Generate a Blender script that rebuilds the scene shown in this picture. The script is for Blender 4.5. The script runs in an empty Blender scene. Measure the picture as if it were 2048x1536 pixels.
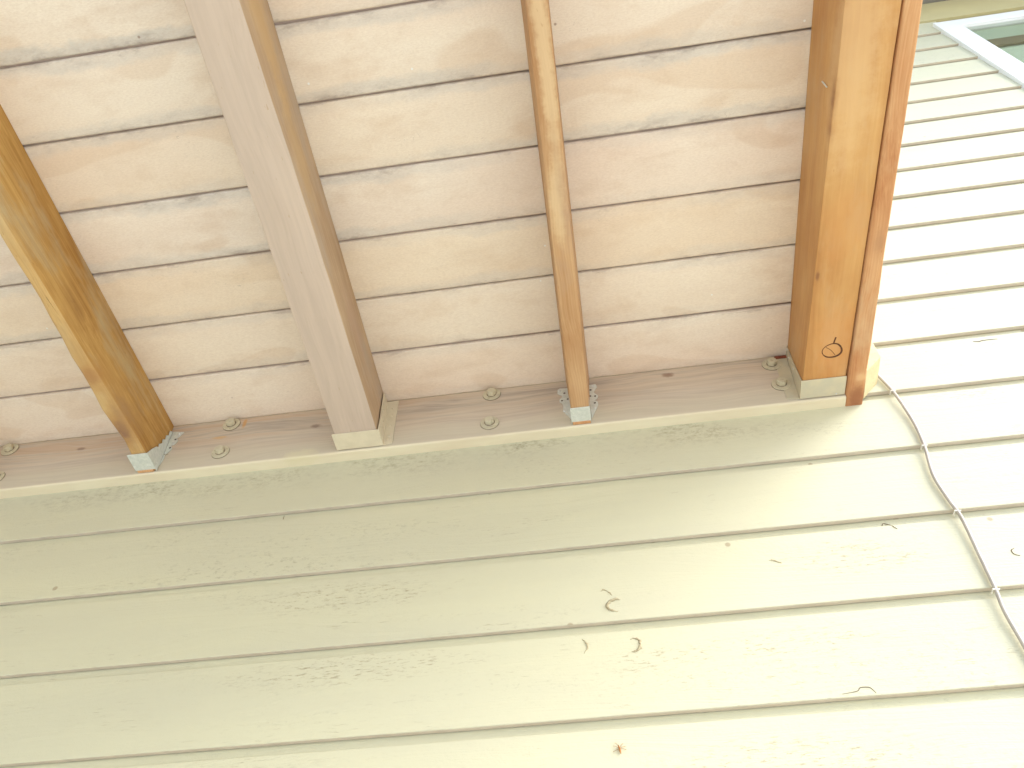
import bpy, bmesh, math, random
from mathutils import Vector, Matrix, noise

SC = bpy.context.scene
COL = SC.collection
H = 3.05                       # height of the deck's underside above the patio

# ------------------------------------------------------------------ camera
cam_d = bpy.data.cameras.new('camera')
cam_d.sensor_width = 36.0
cam_d.lens = 29.087
cam_d.clip_start = 0.02
cam_d.clip_end = 400
cam = bpy.data.objects.new('camera', cam_d)
COL.objects.link(cam)
R3 = Matrix(((0.98944086, 0.11461301, 0.0887166),
             (0.14493672, -0.78390877, -0.60372211),
             (0.00035131, 0.61020562, -0.792243)))
cam.matrix_world = Matrix.Translation((0.055646, -1.2013, -1.531788 + H)) @ R3.to_4x4()
SC.camera = cam
SC.render.resolution_x = 1024
SC.render.resolution_y = 768

# ------------------------------------------------------------------ light
SUN = Vector((1.35, -0.56, 1.12)).normalized()       # towards the bright part of the sky
EL = math.asin(SUN.z)
world = bpy.data.worlds.new("World")
SC.world = world
world.use_nodes = True
wn = world.node_tree
bg = wn.nodes['Background']
sky = wn.nodes.new('ShaderNodeTexSky')
sky.sky_type = 'NISHITA'
sky.sun_disc = False
sky.sun_elevation = EL
sky.sun_rotation = math.atan2(SUN.x, SUN.y)
sky.dust_density = 1.0
hs = wn.nodes.new('ShaderNodeHueSaturation')
hs.inputs['Saturation'].default_value = 1.0        # thin white cloud over the blue
wn.links.new(sky.outputs[0], hs.inputs['Color'])
wn.links.new(hs.outputs[0], bg.inputs['Color'])
bg.inputs['Strength'].default_value = 0.125
ld = bpy.data.lights.new('sun', 'SUN')
ld.energy = 1.75
ld.angle = math.radians(36)
ld.color = (1.0, 0.99, 0.975)
sun = bpy.data.objects.new('sun', ld)
COL.objects.link(sun)
sun.rotation_euler = SUN.to_track_quat('Z', 'Y').to_euler()
sun.location = (4, -4, 8)

SC.view_settings.view_transform = 'Standard'
SC.view_settings.look = 'None'
SC.view_settings.exposure = 1.84
SC.view_settings.gamma = 1.0
SC.render.engine = 'CYCLES'
SC.cycles.max_bounces = 8
SC.cycles.diffuse_bounces = 6

# ------------------------------------------------------------------ node helpers
class NT:
    def __init__(s, name, rough=0.8, spec=0.3):
        s.m = bpy.data.materials.new(name)
        s.m.use_nodes = True
        s.t = s.m.node_tree
        s.b = s.t.nodes['Principled BSDF']
        s.b.inputs['Roughness'].default_value = rough
        s.b.inputs['Specular IOR Level'].default_value = spec
        s.co = None
    def n(s, kind, **kw):
        x = s.t.nodes.new('ShaderNode' + kind)
        for k, v in kw.items():
            setattr(x, k, v)
        return x
    def l(s, a, b):
        s.t.links.new(a, b)
    def put(s, sock, v):
        if hasattr(v, 'is_linked') or isinstance(v, bpy.types.NodeSocket):
            s.l(v, sock)
        else:
            sock.default_value = v
    def math(s, op, a, b=0.0, c=None, clamp=False):
        x = s.n('Math', operation=op, use_clamp=clamp)
        s.put(x.inputs[0], a); s.put(x.inputs[1], b)
        if c is not None: s.put(x.inputs[2], c)
        return x.outputs[0]
    def vmath(s, op, a, b=None):
        x = s.n('VectorMath', operation=op)
        s.put(x.inputs[0], a)
        if b is not None: s.put(x.inputs[1], b)
        return x
    def coords(s, rand=True):
        tc = s.n('TexCoord')
        s.obj = tc.outputs['Object']
        if rand:
            oi = s.n('ObjectInfo')
            cm = s.n('CombineXYZ')
            r = s.math('MULTIPLY', oi.outputs['Random'], 37.0)
            s.rnd = oi.outputs['Random']
            for i in range(3): s.l(r, cm.inputs[i])
            s.co = s.vmath('ADD', s.obj, cm.outputs[0]).outputs[0]
        else:
            s.co = s.obj
        return s.co
    def scaled(s, v, sc):
        return s.vmath('MULTIPLY', v, sc).outputs[0]
    def noise(s, v, scale=1.0, detail=3.0, rough=0.55, dist=0.0):
        x = s.n('TexNoise')
        s.l(v, x.inputs['Vector'])
        x.inputs['Scale'].default_value = scale
        x.inputs['Detail'].default_value = detail
        x.inputs['Roughness'].default_value = rough
        x.inputs['Distortion'].default_value = dist
        return x.outputs['Fac']
    def rng(s, v, a, b, c=0.0, d=1.0, smooth=False):
        x = s.n('MapRange')
        if smooth: x.interpolation_type = 'SMOOTHSTEP'
        s.put(x.inputs[0], v)
        x.inputs[1].default_value = a; x.inputs[2].default_value = b
        x.inputs[3].default_value = c; x.inputs[4].default_value = d
        return x.outputs[0]
    def mix(s, f, a, b, mode='MIX'):
        x = s.n('Mix', data_type='RGBA', blend_type=mode)
        s.put(x.inputs[0], f)
        for k, v in ((6, a), (7, b)):
            if isinstance(v, tuple): x.inputs[k].default_value = (v[0], v[1], v[2], 1)
            else: s.l(v, x.inputs[k])
        return x.outputs[2]
    def sep(s, v):
        x = s.n('SeparateXYZ'); s.l(v, x.inputs[0]); return x.outputs
    def bump(s, h, strength=0.3, dist=0.002, prev=None):
        x = s.n('Bump')
        x.inputs['Strength'].default_value = strength
        x.inputs['Distance'].default_value = dist
        s.l(h, x.inputs['Height'])
        if prev is not None: s.l(prev, x.inputs['Normal'])
        return x.outputs[0]
    def spot(s, p, r, amp=0.5, nsc=60.0):
        """soft blob mask round a point of the object, with a ragged rim"""
        d = s.vmath('SUBTRACT', s.obj, tuple(p)).outputs[0]
        d = s.scaled(d, (1 / r[0], 1 / r[1], 1 / r[2]))
        ln = s.n('VectorMath', operation='LENGTH'); s.l(d, ln.inputs[0])
        w = s.math('MULTIPLY', s.math('SUBTRACT', s.noise(s.obj, nsc, 4, 0.7), 0.5), amp * 3.2)
        return s.rng(s.math('ADD', ln.outputs['Value'], w), 0.35, 1.15, 1.0, 0.0, True)
    def col(s, c):
        s.l(c, s.b.inputs['Base Color'])
    def nrm(s, x):
        s.l(x, s.b.inputs['Normal'])

def wood(name, light, mid, dark, grey=None, grey_amt=0.0, axis='y', grain=(70, 1.6), knots=(), patches=(),
         rough=0.75, contrast=1.0, bump=0.35, spec=0.25, band=0.0, under=None):
    t = NT(name, rough, spec)
    t.coords(True)
    g, a = grain
    sc = {'y': (g, a, g), 'x': (a, g, g)}[axis]
    warp = t.noise(t.scaled(t.co, {'y': (3, 1.2, 3), 'x': (1.2, 3, 3)}[axis]), 2.0, 2)
    wv = t.n('CombineXYZ')
    w = t.math('MULTIPLY', t.math('SUBTRACT', warp, 0.5), 0.05)
    t.l(w, wv.inputs[0 if axis == 'y' else 1]); t.l(w, wv.inputs[2])
    src = t.vmath('ADD', t.co, wv.outputs[0]).outputs[0]
    v = t.scaled(src, sc)
    n1 = t.noise(v, 1.0, 4, 0.6, 0.25)
    v2 = t.scaled(src, (sc[0] * 4.2 if axis == 'y' else sc[0] * 1.5, sc[1] * 1.5 if axis == 'y' else sc[1] * 4.2, sc[2] * 4.2))
    n2 = t.noise(v2, 1.0, 3, 0.6)
    n3 = t.noise(t.scaled(t.co, (5, 2.2, 5) if axis == 'y' else (2.2, 5, 5)), 1.6, 4, 0.6)
    gm = t.math('ADD', t.math('MULTIPLY', n1, 0.6), t.math('MULTIPLY', n2, 0.4))
    lo, hi = 0.5 - 0.16 / contrast, 0.5 + 0.16 / contrast
    f = t.rng(gm, lo, hi)
    cr = t.mix(f, dark, mid)
    f2 = t.rng(n3, 0.35, 0.68)
    c = t.mix(f2, cr, t.mix(t.rng(gm, lo, hi), mid, light))
    if band > 0:         # crisp growth-ring lines
        wv2 = t.n('TexWave', wave_type='BANDS', bands_direction='X' if axis == 'y' else 'Z')
        t.l(src, wv2.inputs['Vector'])
        wv2.inputs['Scale'].default_value = 60
        wv2.inputs['Distortion'].default_value = 1.2
        wv2.inputs['Detail'].default_value = 1
        c = t.mix(t.math('MULTIPLY', wv2.outputs['Fac'], band), c, dark)
    if grey is not None:
        gmask = t.rng(t.noise(t.scaled(t.co, (9, 3, 9) if axis == 'y' else (3, 9, 9)), 1.3, 5, 0.65), 0.62 - 0.3 * grey_amt, 0.75 - 0.15 * grey_amt)
        c = t.mix(t.math('MULTIPLY', gmask, 0.75), c, grey)
    if under is not None:            # raw-wood underside tone, with ground-bounce light put into the colour
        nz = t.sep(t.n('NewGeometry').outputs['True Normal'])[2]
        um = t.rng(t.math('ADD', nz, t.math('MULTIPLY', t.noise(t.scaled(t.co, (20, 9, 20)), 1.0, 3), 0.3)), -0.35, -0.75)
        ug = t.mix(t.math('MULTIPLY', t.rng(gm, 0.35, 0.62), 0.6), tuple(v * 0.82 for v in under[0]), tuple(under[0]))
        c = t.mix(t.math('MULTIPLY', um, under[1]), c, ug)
    for (p, r, colr, amt) in patches:
        c = t.mix(t.math('MULTIPLY', t.spot(p, r, 0.45, 28), amt), c, colr)
    for (p, r, colr, amt) in knots:
        big = tuple(v * 1.9 for v in r)
        halo = tuple(0.55 * a_ + 0.45 * b_ for a_, b_ in zip(mid, colr))
        c = t.mix(t.math('MULTIPLY', t.spot(p, big, 0.30, 22), amt * 0.8), c, halo)
        k = t.spot(p, r, 0.35, 55)
        c = t.mix(t.math('MULTIPLY', k, amt), c, colr)
    # small dark pecks along the grain
    pk = t.rng(t.noise(t.scaled(t.co, (220, 45, 220) if axis == 'y' else (45, 220, 220)), 1.0, 1), 0.745, 0.79)
    c = t.mix(t.math('MULTIPLY', pk, 0.4), c, dark)
    t.col(c)
    b1 = t.bump(gm, bump, 0.0018)
    b2 = t.bump(t.noise(t.co, 140, 3), bump * 0.4, 0.001, b1)
    t.nrm(b2)
    return t.m

def C(r, g, b):        # sRGB 0-255 to linear
    f = lambda v: (v / 255 / 12.92) if v <= 10 else ((v / 255 + 0.055) / 1.055) ** 2.4
    return (f(r), f(g), f(b))

# ------------------------------------------------------------------ materials
M = {}
def mk_board():
    t = NT('plank_underside', 0.85, 0.15)
    t.coords(True)
    xyz = t.sep(t.obj)
    n = t.noise(t.scaled(t.co, (2.6, 7, 7)), 1.0, 5, 0.62, 0.5)
    c = t.mix(t.rng(n, 0.32, 0.68), C(228, 214, 198), C(238, 227, 211))
    n2 = t.noise(t.scaled(t.co, (1.2, 3, 3)), 1.0, 3, 0.5)
    c = t.mix(t.rng(n2, 0.48, 0.72, 0.0, 0.8), c, C(228, 207, 188))
    n3 = t.noise(t.scaled(t.co, (7, 16, 16)), 1.0, 4, 0.65, 0.3)
    c = t.mix(t.rng(n3, 0.50, 0.70, 0.0, 0.38), c, C(206, 180, 156))
    # faint damp marks with a rim
    n5 = t.noise(t.scaled(t.co, (3.4, 8, 8)), 1.0, 1, 0.5, 0.5)
    pa = t.rng(n5, 0.60, 0.625)
    c = t.mix(t.math('MULTIPLY', pa, 0.24), c, C(200, 166, 134))
    # a per-plank cast, pinker or yellower
    c = t.mix(t.math('MULTIPLY', t.rnd, 0.35), c, C(230, 206, 168))
    # water stain creeping in from both edges of the plank
    ay = t.math('ABSOLUTE', xyz[1])
    jag = t.math('MULTIPLY', t.math('SUBTRACT', t.noise(t.scaled(t.co, (9, 18, 18)), 1.0, 6, 0.7), 0.5), 0.06)
    e = t.math('ADD', ay, jag)
    amt = t.rng(t.noise(t.scaled(t.co, (1.5, 1, 1)), 1.0, 2), 0.38, 0.60, 0.25, 1.0)
    pos = t.n('ObjectInfo')
    wy = t.sep(pos.outputs['Location'])[1]          # outer planks catch more rain than those by the house
    wet = t.rng(wy, -0.72, -0.05, 1.0, 0.22)
    aw = t.math('MULTIPLY', amt, wet)
    st = t.math('MULTIPLY', t.rng(e, 0.040, 0.058, 0.0, 1.0, True), aw)
    c = t.mix(t.math('MULTIPLY', st, 0.75), c, C(205, 200, 192))
    sm = t.noise(t.scaled(t.co, (18, 46, 46)), 1.0, 5, 0.75)
    stm = t.math('MULTIPLY', t.rng(e, 0.048, 0.076, 0.0, 1.0, True), t.math('MULTIPLY', t.rng(sm, 0.44, 0.66), aw))
    c = t.mix(t.math('MULTIPLY', stm, 0.80), c, C(140, 130, 124))
    rim = t.math('MULTIPLY', t.rng(e, 0.0665, 0.073, 0.0, 1.0, True), t.rng(sm, 0.35, 0.6, 0.1, 0.45))
    c = t.mix(rim, c, C(168, 152, 142))
    # fuzzy sawn fibre, fly specks and dust
    fn = t.noise(t.scaled(t.co, (170, 420, 420)), 1.0, 2, 0.7)
    c = t.mix(t.rng(fn, 0.35, 0.7, 0.0, 0.22), c, C(186, 160, 136))
    vo = t.n('TexVoronoi'); t.l(t.co, vo.inputs['Vector']); vo.inputs['Scale'].default_value = 11
    c = t.mix(t.rng(vo.outputs['Distance'], 0.018, 0.028, 0.8, 0.0), c, (0.85, 0.85, 0.82))
    vo2 = t.n('TexVoronoi'); t.l(t.vmath('ADD', t.co, (7.3, 2.2, 1.9)).outputs[0], vo2.inputs['Vector']); vo2.inputs['Scale'].default_value = 9
    c = t.mix(t.rng(vo2.outputs['Distance'], 0.016, 0.03, 0.6, 0.0), c, C(130, 96, 76))
    hr = t.noise(t.scaled(t.co, (50, 60, 60)), 1.0, 1, 0.5, 1.5)       # stray fibres
    hl = t.rng(t.math('ABSOLUTE', t.math('SUBTRACT', hr, 0.5)), 0.0, 0.006, 1.0, 0.0)
    hl = t.math('MULTIPLY', hl, t.rng(t.noise(t.scaled(t.co, (9, 14, 14)), 1.0, 2), 0.60, 0.66))
    c = t.mix(t.math('MULTIPLY', hl, 0.35), c, C(140, 120, 104))
    t.col(c)
    b = t.bump(fn, 0.4, 0.0010)
    t.nrm(t.bump(t.noise(t.co, 60, 5, 0.7), 0.3, 0.0016, b))
    return t.m
M['board'] = mk_board()

M['gold'] = wood('golden_fir', C(212, 174, 108), C(188, 142, 76), C(150, 106, 54), grey=C(188, 168, 130), grey_amt=0.45,
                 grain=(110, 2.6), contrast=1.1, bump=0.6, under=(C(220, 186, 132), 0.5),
                 knots=[((-0.962, -0.150, -0.155), (0.016, 0.036, 0.04), C(132, 98, 82), 0.85),
                        ((-0.952, -0.195, -0.140), (0.014, 0.05, 0.03), C(164, 128, 90), 0.6),
                        ((-0.965, -0.30, -0.155), (0.022, 0.028, 0.03), C(166, 120, 76), 0.65),
                        ((-0.94, -0.45, -0.105), (0.014, 0.03, 0.012), C(112, 82, 60), 0.6)])
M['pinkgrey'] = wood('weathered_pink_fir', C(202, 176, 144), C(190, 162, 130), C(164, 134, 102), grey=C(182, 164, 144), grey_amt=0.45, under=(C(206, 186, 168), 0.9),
                     grain=(60, 1.6), contrast=0.85, bump=0.35,
                     patches=[((-0.40, -0.92, -0.075), (0.03, 0.20, 0.05), C(204, 170, 122), 0.7),
                              ((-0.40, -0.68, -0.10), (0.03, 0.14, 0.04), C(204, 172, 126), 0.5),
                              ((-0.41, -0.30, -0.07), (0.02, 0.10, 0.05), C(184, 152, 128), 0.5)],
                     knots=[((-0.397, -0.504, -0.150), (0.006, 0.016, 0.008), C(140, 114, 96), 0.5)])
M['tan'] = wood('striped_tan_fir', C(202, 166, 124), C(188, 148, 106), C(164, 118, 76), grey=C(176, 144, 116), grey_amt=0.3,
                grain=(140, 1.1), contrast=0.9, bump=0.3, band=0.2,
                patches=[((0.050, -0.80, -0.155), (0.016, 0.24, 0.05), C(226, 200, 158), 0.5),
                         ((0.040, -0.54, -0.155), (0.014, 0.09, 0.05), C(226, 200, 156), 0.45),
                         ((0.050, -0.60, -0.155), (0.008, 0.12, 0.05), C(188, 156, 120), 0.5)])
M['amber'] = wood('amber_fir', C(210, 166, 106), C(196, 146, 86), C(170, 114, 62), grey=C(194, 156, 110), grey_amt=0.3,
                  grain=(45, 1.7), contrast=0.75, bump=0.2, rough=0.5, spec=0.35,
                  patches=[((0.57, -0.16, -0.155), (0.06, 0.11, 0.05), C(206, 144, 82), 0.45),
                           ((0.54, -0.75, -0.155), (0.06, 0.25, 0.05), C(214, 176, 128), 0.5),
                           ((0.56, -0.42, -0.155), (0.05, 0.10, 0.05), C(202, 142, 82), 0.35)],
                  knots=[((0.5165, -0.325, -0.155), (0.004, 0.010, 0.01), C(124, 78, 50), 0.7),
                         ((0.514, -0.665, -0.150), (0.006, 0.034, 0.012), C(138, 90, 58), 0.7),
                         ((0.511, -0.615, -0.150), (0.010, 0.018, 0.012), C(150, 100, 66), 0.5)])
M['redfir'] = wood('reddish_fir', C(216, 174, 128), C(202, 150, 102), C(174, 116, 74), grey=C(204, 170, 130), grey_amt=0.3,
                   grain=(120, 1.3), contrast=1.0, bump=0.35, band=0.15,
                   knots=[((0.618, -0.016, -0.158), (0.022, 0.040, 0.03), C(150, 98, 66), 0.85),
                          ((0.622, -0.072, -0.158), (0.012, 0.012, 0.03), C(222, 184, 136), 0.45),
                          ((0.622, -0.385, -0.158), (0.012, 0.026, 0.03), C(172, 128, 92), 0.5)])

def mk_ledger():
    t = NT('stained_ledger', 0.7, 0.25)
    t.coords(False)
    xyz = t.sep(t.obj)
    warp = t.noise(t.scaled(t.co, (2.2, 8, 8)), 1.0, 2, 0.5)
    zz = t.math('ADD', xyz[2], t.math('MULTIPLY', warp, 0.09))
    cx = t.n('CombineXYZ'); t.l(xyz[0], cx.inputs[0]); t.l(xyz[1], cx.inputs[1]); t.l(zz, cx.inputs[2])
    g1 = t.noise(t.scaled(cx.outputs[0], (2.5, 30, 95)), 1.0, 4, 0.6)
    g2 = t.noise(t.scaled(cx.outputs[0], (8, 60, 330)), 1.0, 2, 0.6)
    g = t.math('ADD', t.math('MULTIPLY', g1, 0.6), t.math('MULTIPLY', g2, 0.4))
    c = t.mix(t.rng(g, 0.38, 0.6), C(190, 174, 154), C(206, 192, 170))
    # rain-stained streaks of bare brown wood, mostly high on the left
    rs = t.noise(t.scaled(cx.outputs[0], (2.2, 10, 42)), 1.0, 4, 0.7)
    lm = t.rng(t.math('ADD', xyz[0], t.math('MULTIPLY', t.noise(t.scaled(t.co, (2, 4, 9)), 1.0, 3), 0.5)), -0.35, 0.1, 1.0, 0.35, True)
    hm = t.rng(xyz[2], -0.125, -0.02, 0.1, 1.0, True)
    rm = t.math('MULTIPLY', t.rng(rs, 0.46, 0.58), t.math('MULTIPLY', lm, hm))
    c = t.mix(t.math('MULTIPLY', rm, 0.5), c, C(190, 154, 124))
    gm = t.math('MULTIPLY', t.rng(rs, 0.40, 0.50, 1.0, 0.0), hm)
    c = t.mix(t.math('MULTIPLY', gm, 0.5), c, C(146, 132, 124))
    # paint kept better low on the board
    lowp = t.rng(t.math('ADD', xyz[2], t.math('MULTIPLY', t.noise(t.scaled(t.co, (4, 9, 12)), 1.0, 4, 0.6), 0.07)), -0.105, -0.055, 1.0, 0.0, True)
    c = t.mix(t.math('MULTIPLY', lowp, 0.6), c, C(196, 186, 160))
    edge = t.rng(xyz[2], -0.1615, -0.1585, 1.0, 0.0)
    ue = t.noise(t.scaled(t.co, (6, 20, 20)), 1.0, 4)
    c = t.mix(edge, c, t.mix(t.rng(ue, 0.35, 0.7), C(224, 214, 184), C(216, 202, 172)))
    c = t.mix(t.math('MULTIPLY', t.spot((0.243, -0.023, -0.020), (0.017, 0.02, 0.010), 0.3, 70), 0.75), c, C(134, 104, 86))
    c = t.mix(t.math('MULTIPLY', t.spot((-0.58, -0.023, -0.06), (0.016, 0.02, 0.008), 0.4, 70), 0.6), c, C(120, 96, 84))
    c = t.mix(t.math('MULTIPLY', t.spot((-1.17, -0.023, -0.045), (0.014, 0.02, 0.006), 0.4, 70), 0.6), c, C(120, 96, 84))
    c = t.mix(t.math('MULTIPLY', t.spot((-0.765, -0.023, -0.02), (0.006, 0.02, 0.02), 0.3, 70), 0.7), c, C(206, 150, 78))
    c = t.mix(t.math('MULTIPLY', t.spot((-0.815, -0.023, -0.062), (0.02, 0.02, 0.006), 0.3, 70), 0.5), c, C(210, 164, 100))
    c = t.mix(t.math('MULTIPLY', t.spot((-0.60, -0.03, -0.157), (0.05, 0.04, 0.022), 0.4, 40), 0.6), c, C(214, 204, 166))
    t.col(c)
    t.nrm(t.bump(t.noise(t.co, 90, 4, 0.7), 0.15, 0.001, t.bump(g, 0.3, 0.0012)))
    return t.m
M['ledger'] = mk_ledger()

def mk_siding():
    t = NT('siding_paint', 0.62, 0.3)
    t.coords(False)
    xyz = t.sep(t.obj)
    row = t.math('FLOOR', t.math('DIVIDE', t.math('SUBTRACT', xyz[2], H - 0.1327), 0.1742))
    off = t.n('CombineXYZ')
    t.l(t.math('MULTIPLY', row, 3.71), off.inputs[0]); t.l(t.math('MULTIPLY', row, 1.37), off.inputs[1])
    v = t.vmath('ADD', t.co, off.outputs[0]).outputs[0]
    warp = t.noise(t.scaled(v, (1.6, 3, 7)), 1.0, 2, 0.5)
    sv = t.sep(v)
    zz = t.math('ADD', sv[2], t.math('MULTIPLY', warp, 0.16))
    cx = t.n('CombineXYZ'); t.l(sv[0], cx.inputs[0]); t.l(sv[1], cx.inputs[1]); t.l(zz, cx.inputs[2])
    g1 = t.noise(t.scaled(cx.outputs[0], (2.0, 10, 120)), 1.0, 3, 0.55)
    g2 = t.noise(t.scaled(cx.outputs[0], (14, 60, 420)), 1.0, 2, 0.6)
    c = t.mix(t.rng(t.noise(t.scaled(v, (1.3, 3, 8)), 1.0, 3), 0.35, 0.65), C(193, 189, 163), C(198, 194, 165))
    # mildew freckles, in drifts
    drift = t.rng(t.noise(t.scaled(v, (1.8, 5, 10)), 1.0, 4, 0.6), 0.50, 0.68)
    fr = t.rng(t.noise(t.scaled(v, (75, 90, 170)), 1.0, 4, 0.75), 0.54, 0.70)
    c = t.mix(t.math('MULTIPLY', t.math('MULTIPLY', drift, fr), 0.55), c, C(134, 126, 104))
    # the board right under the ledger is the dirtiest
    hi = t.math('MULTIPLY', t.rng(xyz[2], H - 0.26, H - 0.17, 0.0, 1.0, True), t.rng(xyz[0], 0.3, 0.6, 1.0, 0.0, True))
    fr2 = t.rng(t.noise(t.scaled(v, (60, 110, 110)), 1.0, 6, 0.8), 0.46, 0.66)
    dr2 = t.rng(t.noise(t.scaled(v, (4.5, 6, 14)), 1.0, 4, 0.6), 0.42, 0.62, 0.15, 1.0)
    c = t.mix(t.math('MULTIPLY', t.math('MULTIPLY', hi, dr2), t.math('MULTIPLY', fr2, 0.8)), c, C(132, 120, 94))
    # bare checks where the paint has worn through
    ringn = t.math('PINGPONG', t.math('MULTIPLY', t.noise(t.scaled(cx.outputs[0], (0.7, 2, 9)), 1.0, 2, 0.4), 9.0), 0.5)
    w = t.math('MULTIPLY', t.rng(t.noise(t.scaled(v, (30, 60, 300)), 1.0, 3, 0.65), 0.62, 0.69), t.rng(t.noise(t.scaled(v, (3.0, 5, 13)), 1.0, 3), 0.54, 0.66))
    c = t.mix(t.math('MULTIPLY', w, 0.4), c, C(146, 128, 100))
    # clusters of raised, split grain on the weather side
    fl = t.rng(t.noise(t.scaled(v, (55, 80, 260)), 1.0, 4, 0.75), 0.54, 0.64)
    for p, r in (((0.34, 0.0, H - 0.725), (0.20, 0.1, 0.035)), ((0.50, 0.0, H - 0.565), (0.16, 0.1, 0.05)), ((0.12, 0.0, H - 0.735), (0.10, 0.1, 0.03)),
                 ((0.30, 0.0, H - 0.92), (0.25, 0.1, 0.05)), ((0.86, 0.0, H - 0.17), (0.10, 0.1, 0.03)), ((-0.45, 0.0, H - 0.545), (0.22, 0.1, 0.04)), ((-0.40, 0.0, H - 0.70), (0.25, 0.1, 0.035))):
        c = t.mix(t.math('MULTIPLY', t.math('MULTIPLY', t.spot(p, r, 0.5, 14), fl), 0.6), c, C(140, 124, 98))
    vo = t.n('TexVoronoi'); t.l(v, vo.inputs['Vector']); vo.inputs['Scale'].default_value = 7
    c = t.mix(t.rng(vo.outputs['Distance'], 0.03, 0.045, 0.6, 0.0), c, C(146, 124, 96))
    t.col(c)
    gb = t.math('ADD', t.math('MULTIPLY', g1, 0.7), t.math('MULTIPLY', g2, 0.3))
    gb = t.math('ADD', gb, t.math('MULTIPLY', w, -0.6))
    gb = t.math('ADD', gb, t.math('MULTIPLY', ringn, t.rng(drift, 0.0, 1.0, 0.25, 0.8)))
    b = t.bump(gb, 0.55, 0.0018)
    t.nrm(t.bump(t.noise(t.scaled(v, (160, 200, 160)), 1.0, 3, 0.7), 0.5, 0.0010, b))
    return t.m
M['siding'] = mk_siding()

def paint(name, c1, c2, rough=0.6, sc=12, spec=0.3, metal=0.0, bump=0.15, bsc=120, speck=None):
    t = NT(name, rough, spec)
    t.coords(True)
    c = t.mix(t.rng(t.noise(t.co, sc, 4, 0.6), 0.35, 0.65), c1, c2)
    if speck is not None:
        c = t.mix(t.math('MULTIPLY', t.rng(t.noise(t.co, 130, 4, 0.7), 0.55, 0.68), 0.6), c, speck)
    t.col(c)
    t.b.inputs['Metallic'].default_value = metal
    t.nrm(t.bump(t.noise(t.co, bsc, 3, 0.6), bump, 0.001))
    return t.m
M['beige'] = paint('beige_hardware_paint', C(216, 204, 176), C(206, 194, 166), 0.5, 30)
M['bolt'] = paint('painted_bolt', C(202, 193, 164), C(192, 182, 154), 0.45, 60, speck=C(150, 136, 104))
M['greyhw'] = paint('painted_steel', C(200, 188, 158), C(188, 180, 156), 0.4, 30)
M['galv'] = paint('galvanised_steel', C(222, 225, 216), C(206, 211, 202), 0.42, 110, 0.5, 0.35, 0.25, 300, speck=C(236, 238, 232))
M['nail'] = paint('bright_nail', C(240, 240, 234), C(214, 214, 208), 0.2, 90, 0.6, 0.15)
M['dark'] = paint('dark_hole', C(112, 102, 90), C(84, 76, 66), 0.9, 60)
M['white'] = paint('white_vinyl', C(238, 238, 234), C(232, 232, 228), 0.35, 6, 0.4, 0, 0.03)
M['block'] = paint('ledger_end_paint', C(216, 200, 158), C(206, 186, 142), 0.65, 14, speck=C(180, 168, 136))
M['cable'] = paint('grey_cable_jacket', C(182, 174, 162), C(170, 162, 150), 0.5, 40)
M['clip'] = paint('white_cable_clip', C(226, 222, 210), C(214, 210, 198), 0.5, 40)
M['mud'] = paint('dry_mud', C(182, 172, 142), C(158, 144, 116), 0.95, 160, 0.1, 0, 0.8, 260)
M['crack'] = paint('open_crack', C(110, 96, 78), C(128, 112, 90), 0.9, 90)
M['butt'] = paint('pinkish_board_edge', C(202, 190, 172), C(192, 180, 162), 0.9, 25, 0.1)  # slightly pinkish tone for the boards' lower edges
M['groove'] = paint('gap_haze_tone', C(176, 160, 150), C(160, 144, 136), 0.9, 20, 0.1)  # lens haze over the plank gaps, put into the colour
M['contact_shade'] = paint('painted_contact_shade', C(136, 122, 104), C(150, 138, 116), 0.9, 60, 0.1)  # contact shade round bolts and washers, painted dark
M['ink'] = paint('marker_ink', C(82, 50, 34), C(102, 64, 40), 0.8, 120)
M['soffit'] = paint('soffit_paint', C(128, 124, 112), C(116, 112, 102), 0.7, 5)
M['frieze'] = paint('frieze_paint', C(194, 184, 140), C(188, 178, 136), 0.65, 5, bsc=60)
M['insect'] = paint('insect_shell', C(170, 112, 50), C(140, 90, 40), 0.5, 90)

def mk_ground():
    t = NT('patio_concrete', 0.85, 0.2)
    t.coords(False)
    c = t.mix(t.rng(t.noise(t.co, 0.8, 6, 0.65), 0.3, 0.7), (0.67, 0.665, 0.62), (0.62, 0.615, 0.57))
    c = t.mix(t.rng(t.noise(t.co, 40, 4, 0.7), 0.5, 0.7, 0, 0.3), c, (0.40, 0.39, 0.36))
    t.col(c)
    t.nrm(t.bump(t.noise(t.co, 30, 5), 0.3, 0.004))
    return t.m
M['ground'] = mk_ground()

def mk_glass():
    t = NT('window_glass', 0.03, 0.5)
    t.b.inputs['Base Color'].default_value = (0.96, 1.0, 0.95, 1)
    t.b.inputs['Transmission Weight'].default_value = 1.0
    t.b.inputs['IOR'].default_value = 1.45
    return t.m
M['glass'] = mk_glass()
M['reflection_panel'] = paint('pale_green_reflection', C(222, 232, 204), C(210, 222, 192), 0.9, 5)  # green reflection in the glass, painted on a panel
M['reflected_brown'] = paint('brown_reflection', C(150, 134, 96), C(136, 122, 88), 0.7, 10)  # brown band reflected in the glass, painted on a bar

# ------------------------------------------------------------------ object helpers
def put(name, bm, mat, parent=None, smooth=False, loc=None):
    me = bpy.data.meshes.new(name)
    bmesh.ops.recalc_face_normals(bm, faces=bm.faces)
    bm.to_mesh(me); bm.free()
    if isinstance(mat, (list, tuple)):
        for m_ in mat: me.materials.append(m_)
    else:
        me.materials.append(mat)
    if smooth:
        me.polygons.foreach_set('use_smooth', [True] * len(me.polygons))
    o = bpy.data.objects.new(name, me)
    COL.objects.link(o)
    if parent is not None: o.parent = parent
    if loc is not None: o.location = loc
    return o

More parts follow.
